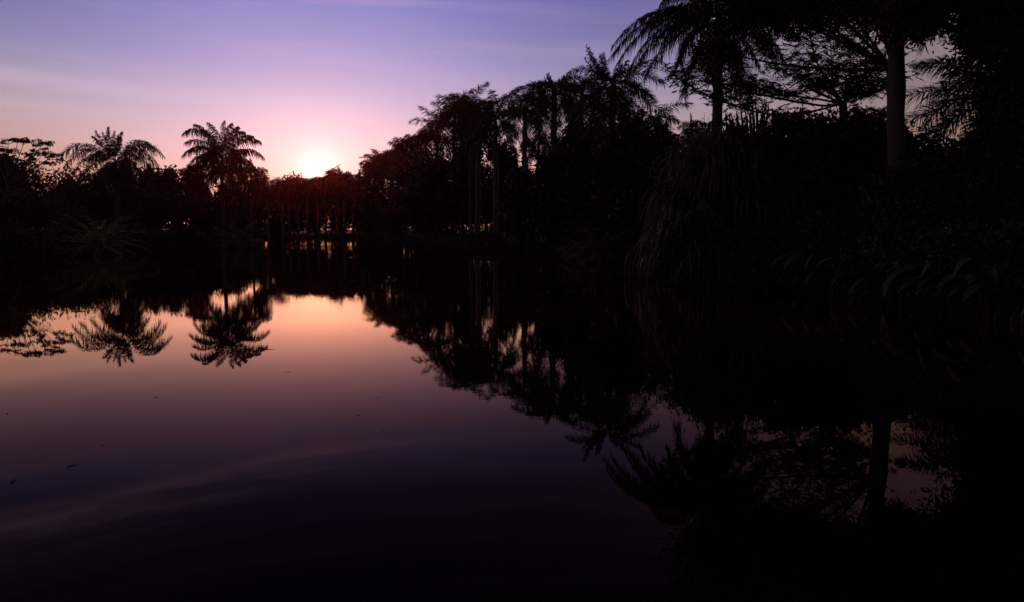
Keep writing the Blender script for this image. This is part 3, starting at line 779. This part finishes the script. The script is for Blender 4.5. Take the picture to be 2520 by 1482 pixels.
feathery()

# big dark trees over the right side
def canopy(label, base_px, Y, blobs, seed, size=.2, mat=None, limbs=True, name='canopy_tree'):
    rng = np.random.default_rng(seed)
    base = P(base_px, 560, Y); base[2] = gz(base[0], Y) - .1
    root = empty(name, base); bpy.context.view_layer.update()
    tag(root, label, 'tree')
    m = MB(); tm = MB()
    cs_ = []
    for (x, y, dy, rx, rz, n) in blobs:
        c = P(x, y, Y + dy)
        k = (Y + dy) / F
        leaves(m, c, (rx * k, rx * k, rz * k), n, size, rng, .42, clumps=max(10, n // 45), cs=.30)
        cs_.append(c)
    m.build('crown', mat or M_TREE, root)
    hi = np.mean([c for c in cs_], 0)
    fork = base + (hi - base) * (np.array([.15, .15, .72]) if seed == 92 else np.array([.35, .35, .45]))
    tube(tm, [base, (base + fork) / 2 + rng.normal(0, .1, 3), fork], [.34, .28, .24], 10)
    for c in cs_:
        tube(tm, bez(fork, (fork + c) / 2 + rng.normal(0, .5, 3), c, np.linspace(0, 1, 6)), np.linspace(.07, .02, 6) if seed == 92 else np.linspace(.13, .02, 6), 6)
    tm.build('trunk', M_BARK, root, True)
canopy('large leafy tree closing the right edge of the picture from top to bottom', 2520, 24, [
    (2500, 60, 0, 140, 130, 8000), (2510, 240, 0, 110, 130, 8000), (2500, 410, 1, 150, 110, 8000), (2425, 70, 1, 60, 80, 3500),
    (2490, 330, 2, 80, 80, 4000), (2560, 520, 0, 160, 150, 8000), (2450, 520, 3, 120, 90, 5000), (2600, 100, 0, 200, 300, 9000), (2450, -120, 0, 250, 140, 9000), (2620, -300, 1, 300, 200, 8000), (2400, 440, 2, 110, 80, 5000)], 91)
canopy('wide overhanging tree whose leaves fill the top of the picture right of the royal palm', 2212, 30, [
    (2060, -10, 0, 170, 75, 9000), (1930, 0, 1, 130, 80, 7000), (2200, 0, -6, 120, 85, 6000), (1850, 20, 2, 80, 60, 3800), (1800, -30, 1, 120, 80, 6000), (2300, 10, 0, 110, 80, 6000),
    (2100, -150, 0, 280, 130, 9000), (1860, -170, 1, 200, 110, 7000), (2270, 70, -1, 60, 40, 1500), (1960, 60, 2, 60, 30, 900), (2300, -160, 0, 200, 120, 7000), (1760, 120, 2, 60, 50, 1800)], 92, size=.18)
canopy('dark tree in front of the feathery tree fork, below the glowing gaps', 2060, 32, [
    (1990, 365, 0, 120, 75, 5000), (2090, 355, 0, 110, 75, 5000), (2180, 380, 0, 100, 70, 5000), (1900, 380, 1, 120, 80, 5000), (2060, 480, 0, 220, 120, 9000), (1960, 310, 0, 60, 40, 1500), (2240, 440, 0, 120, 80, 5000), (1760, 400, 1, 130, 90, 6000)], 93, size=.24, name='dense_tree')
canopy('sloping leafy tree at the lower right of the bright gap beside the thick column', 2390, 31, [
    (2340, 400, 0, 110, 75, 5000), (2440, 370, 0, 80, 55, 3500), (2290, 450, 0, 110, 75, 5000), (2250, 480, 1, 110, 80, 5000), (2440, 420, 0, 110, 80, 5000), (2350, 520, -1, 160, 80, 7000)], 94, size=.2, name='dense_tree')

# waterside plants at the right
LB = [('tall dark shrub hiding the foot of the thick dark column', 2215, 398, 23.5, 230, 206), ('dark waterside shrub below the hanging mound', 1860, 560, 27, 260, 201), ('dark waterside shrub left of the thick column', 2060, 540, 25, 260, 202),
      ('dark waterside shrub in front of the thick column', 2230, 560, 21, 300, 203), ('nearest dark shrub in the lower right, at the picture edge', 2460, 560, 18, 300, 204),
      ('low leafy shrub overhanging the water below the lower strap mound', 1640, 600, 35, 180, 205)]
for lb, px, tp, Y, w, s in LB:
    leafy(lb, px, tp, Y, w, s, kind='shrub', mat=M_BUSH, size=.17, n=9000, cs=.5, limbs=3, low=None, blobs=8)

def broad(label, x, y, z, nl, ll, lw, seed, lean=(0, 0)):
    rng = np.random.default_rng(seed)
    root = empty('broadleaf_plant', (x, y, z)); bpy.context.view_layer.update()
    tag(root, label, 'plant', 'broad leaved plants along the right shore')
    m = MB(); s = MB()
    b0 = np.array([x, y, z], float)
    for i in range(nl):
        a = rng.uniform(0, 2 * PI)
        if i % 3: a = PI + rng.normal(0, .8)
        st = b0 + np.array([math.cos(a) * .15, math.sin(a) * .15, 0])
        e = R(rng.uniform(45, 85)); h = rng.uniform(.5, 1.3) * ll
        hd = np.array([math.cos(a), math.sin(a), 0])
        k1 = st + hd * math.cos(e) * h + np.array([0, 0, math.sin(e) * h])
        tube(s, [st - np.array([0, 0, .2]), (st + k1) / 2, k1], [.022, .018, .012], 5)
        L_ = ll * rng.uniform(.7, 1.15)
        k2 = k1 + hd * L_ * .55 + np.array([0, 0, L_ * rng.uniform(.05, .4)]); k3 = k2 + hd * L_ * .4 + np.array([0, 0, -L_ * rng.uniform(.2, .7)])
        ts = np.linspace(0, 1, 8); q = bez(k1, k2, k3, ts)
        side = nrm(np.cross(hd, [0, 0, 1.]) + rng.normal(0, .25, 3))
        ws = (lw * rng.uniform(.8, 1.2) * np.sin(np.clip(ts * 1.0, .03, .97) * PI) ** .7)[:, None]
        upf = np.array([0, 0, .35])
        V = np.concatenate([q + side * ws + upf * ws, q, q - side * ws + upf * ws])
        Q = [(j, j + 1, 8 + j + 1, 8 + j) for j in range(7)] + [(8 + j, 8 + j + 1, 16 + j + 1, 16 + j) for j in range(7)]
        m.add(V, Q)
    m.build('leaf_blades', M_BROAD, root, True); s.build('stem', M_BROAD, root)
BP = [
 ('broad leaved plant lowest at the right edge by the water', 2440, 690, 14.5, 14, .9, .11),
 ('broad leaved plant leaning left over the water near the right edge', 2330, 660, 17, 14, .95, .11),
 ('broad leaved plant in front of the thick dark column', 2210, 680, 18.5, 14, .9, .10),
 ('broad leaved plant left of the thick dark column, leaves dipping to the water', 2090, 690, 20.5, 14, .95, .10),
 ('small broad leaved plant between the strap mound and the thick dark column', 1990, 690, 22, 12, .85, .09),
 ('broad leaved plant at the waterline right of the hanging mound', 1890, 690, 24, 14, .9, .09),
 ('tall broad leaved plant set back behind the shore plants at the right', 2380, 600, 18.5, 14, 1.1, .12),
 ('narrow broad leaved plant at the waterline below the lower strap mound', 1800, 680, 26.5, 10, .8, .07)]
for i, (lb, px, py, Y, nl, ll_, lw) in enumerate(BP):
    q = P(px, py, Y)
    sx = np.interp(Y, SHORE[1:9, 1], SHORE[1:9, 0])
    broad(lb, max(q[0], sx + .1), Y, .08, nl, ll_, lw, 300 + i)

def bank_grass():
    rng = np.random.default_rng(77)
    seg = np.roll(SHORE, -1, 0) - SHORE; ln = np.linalg.norm(seg, axis=1); ln[-1] = 0
    k = 60000; i = rng.choice(len(SHORE), k, p=ln / ln.sum()); u = rng.uniform(0, 1, k)
    p = SHORE[i] + seg[i] * u[:, None]
    nn = np.stack([seg[i][:, 1], -seg[i][:, 0]], 1) / ln[i][:, None]
    sgn = np.sign(shore_dist(p[:, 0] + nn[:, 0] * .3, p[:, 1] + nn[:, 1] * .3))
    off = rng.uniform(-.25, 3.2, k)
    p = p + nn * (sgn * off)[:, None]
    z = np.interp(off, [-.3, 0, .8, 6], [-.1, -.05, .22, .6])
    a = rng.uniform(0, 2 * PI, k); h = rng.uniform(.25, .85, k)
    b0 = np.stack([p[:, 0], p[:, 1], z], 1)
    d = np.stack([np.cos(a), np.sin(a), np.zeros(k)], 1)
    lean = rng.uniform(.1, .7, k)[:, None]
    m1_ = b0 + np.array([0, 0, 1.]) * (h * .6)[:, None] + d * lean * h[:, None] * .3
    m2_ = b0 + np.array([0, 0, 1.]) * (h * .85)[:, None] + d * lean * h[:, None]
    wv = np.stack([-np.sin(a), np.cos(a), np.zeros(k)], 1) * .022
    V = np.stack([b0 - wv, b0 + wv, m1_ + wv, m1_ - wv, m2_ + wv * .2, m2_ - wv * .2], 1)
    Q = np.array([(0, 1, 2, 3), (3, 2, 4, 5)])
    m = MB(); m.add(V.reshape(-1, 3), (Q[None] + (np.arange(k) * 6)[:, None, None]).reshape(-1, 4))
    o = m.build('bank_grass', M_BUSH); o['kind'] = 'stuff'; o['label'] = 'rough grass fringing the pond banks'
bank_grass()

# ------------------------------------------------------------------ things on the water
def floater(label, px, py, size, seed, mat=M_LITTER, cat='leaf', name='floating_leaf', asp=.45, group='dead leaves floating on the pond', upright=.002):
    # find Y from the picture row
    v = (741 - py) / F
    dy = math.cos(PITCH) + v * math.sin(PITCH); dz = -math.sin(PITCH) + v * math.cos(PITCH)
    s = -CAM_H / dz
    x, y = (px - 1260) / F * s, dy * s
    rng = np.random.default_rng(seed)
    a = rng.uniform(0, PI)
    ts = np.linspace(0, 1, 7)
    ax = np.array([math.cos(a), math.sin(a), 0]); bx_ = np.array([-math.sin(a), math.cos(a), 0])
    q = np.array([x, y, .0015]) + ax * ((ts - .5) * size)[:, None] + np.array([0, 0, 1]) * (upright * 4 * (ts - .5) ** 2)[:, None]
    ws = (size * asp * .5 * np.sin(np.clip(ts, .04, .96) * PI) ** .8)[:, None]
    up = np.array([0, 0, upright])
    V = np.concatenate([q + bx_ * ws + up * .5, q, q - bx_ * ws + up * .5])
    Q = [(j, j + 1, 8 + j, 7 + j) for j in range(6)] + [(7 + j, 8 + j, 15 + j, 14 + j) for j in range(6)]
    m = MB(); m.add(V, Q)
    o = m.build(name, mat)
    cx = V.mean(0)
    o.location = [float(k) for k in cx]
    o.data.transform(__import__('mathutils').Matrix.Translation([-float(k) for k in cx]))
    tag(o, label, cat, group)
DL = 'tiny dead leaf lying alone on the smooth open water'
floater('dark curled dead leaf nearest the left edge of the open water', 33, 1185, .08, 1, upright=.004)
floater('dead leaf with a raised tip, second nearest the left edge of the open water', 175, 1147, .09, 2, upright=.005)
floater('dead leaf drifting right of the reflection of the tall lone palm', 652, 861, .32, 3, asp=.2, upright=.004)
for i, (x, y, s) in enumerate([(250, 1097, .05), (710, 916, .08), (880, 1023, .07), (940, 1058, .05), (385, 978, .07), (18, 1019, .06), (930, 978, .05), (692, 1027, .04),
                               (1265, 1283, .04), (611, 1193, .03), (805, 962, .03)]):
    floater(DL, x, y, s * .75, 10 + i)
for i, (x, y, s, lb) in enumerate([(870, 691, .5, 'left'), (915, 695, .4, 'middle'), (968, 690, .5, 'right')]):
    floater('small flat weed patch on the dark far water, %s of three' % lb, x, y, s, 40 + i, mat=M_PAD, cat='weed', name='floating_weed', group='weed patches on the far water')

# ------------------------------------------------------------------ added glare veil
if True:  # volume added to imitate the reddish lens glare near the sun
    hz = bpy.data.materials.new('glare_veil'); hz.use_nodes = True
    t = hz.node_tree; t.nodes.clear()
    oo = t.nodes.new('ShaderNodeOutputMaterial'); pv = t.nodes.new('ShaderNodeVolumePrincipled')
    pv.inputs['Color'].default_value = (1, .22, .22, 1); pv.inputs['Density'].default_value = .00014; pv.inputs['Anisotropy'].default_value = .92
    t.links.new(pv.outputs[0], oo.inputs['Volume'])
    m = MB()
    x0, x1, y0, y1, z0, z1 = -305, 305, -65, 345, -2.3, 24
    m.add([(x0, y0, z0), (x1, y0, z0), (x1, y1, z0), (x0, y1, z0), (x0, y0, z1), (x1, y0, z1), (x1, y1, z1), (x0, y1, z1)],
          [(0, 3, 2, 1), (4, 5, 6, 7), (0, 1, 5, 4), (1, 2, 6, 5), (2, 3, 7, 6), (3, 0, 4, 7)])
    o = m.build('veil', hz); o['kind'] = 'stuff'; o['label'] = 'added thin red haze over the pond'
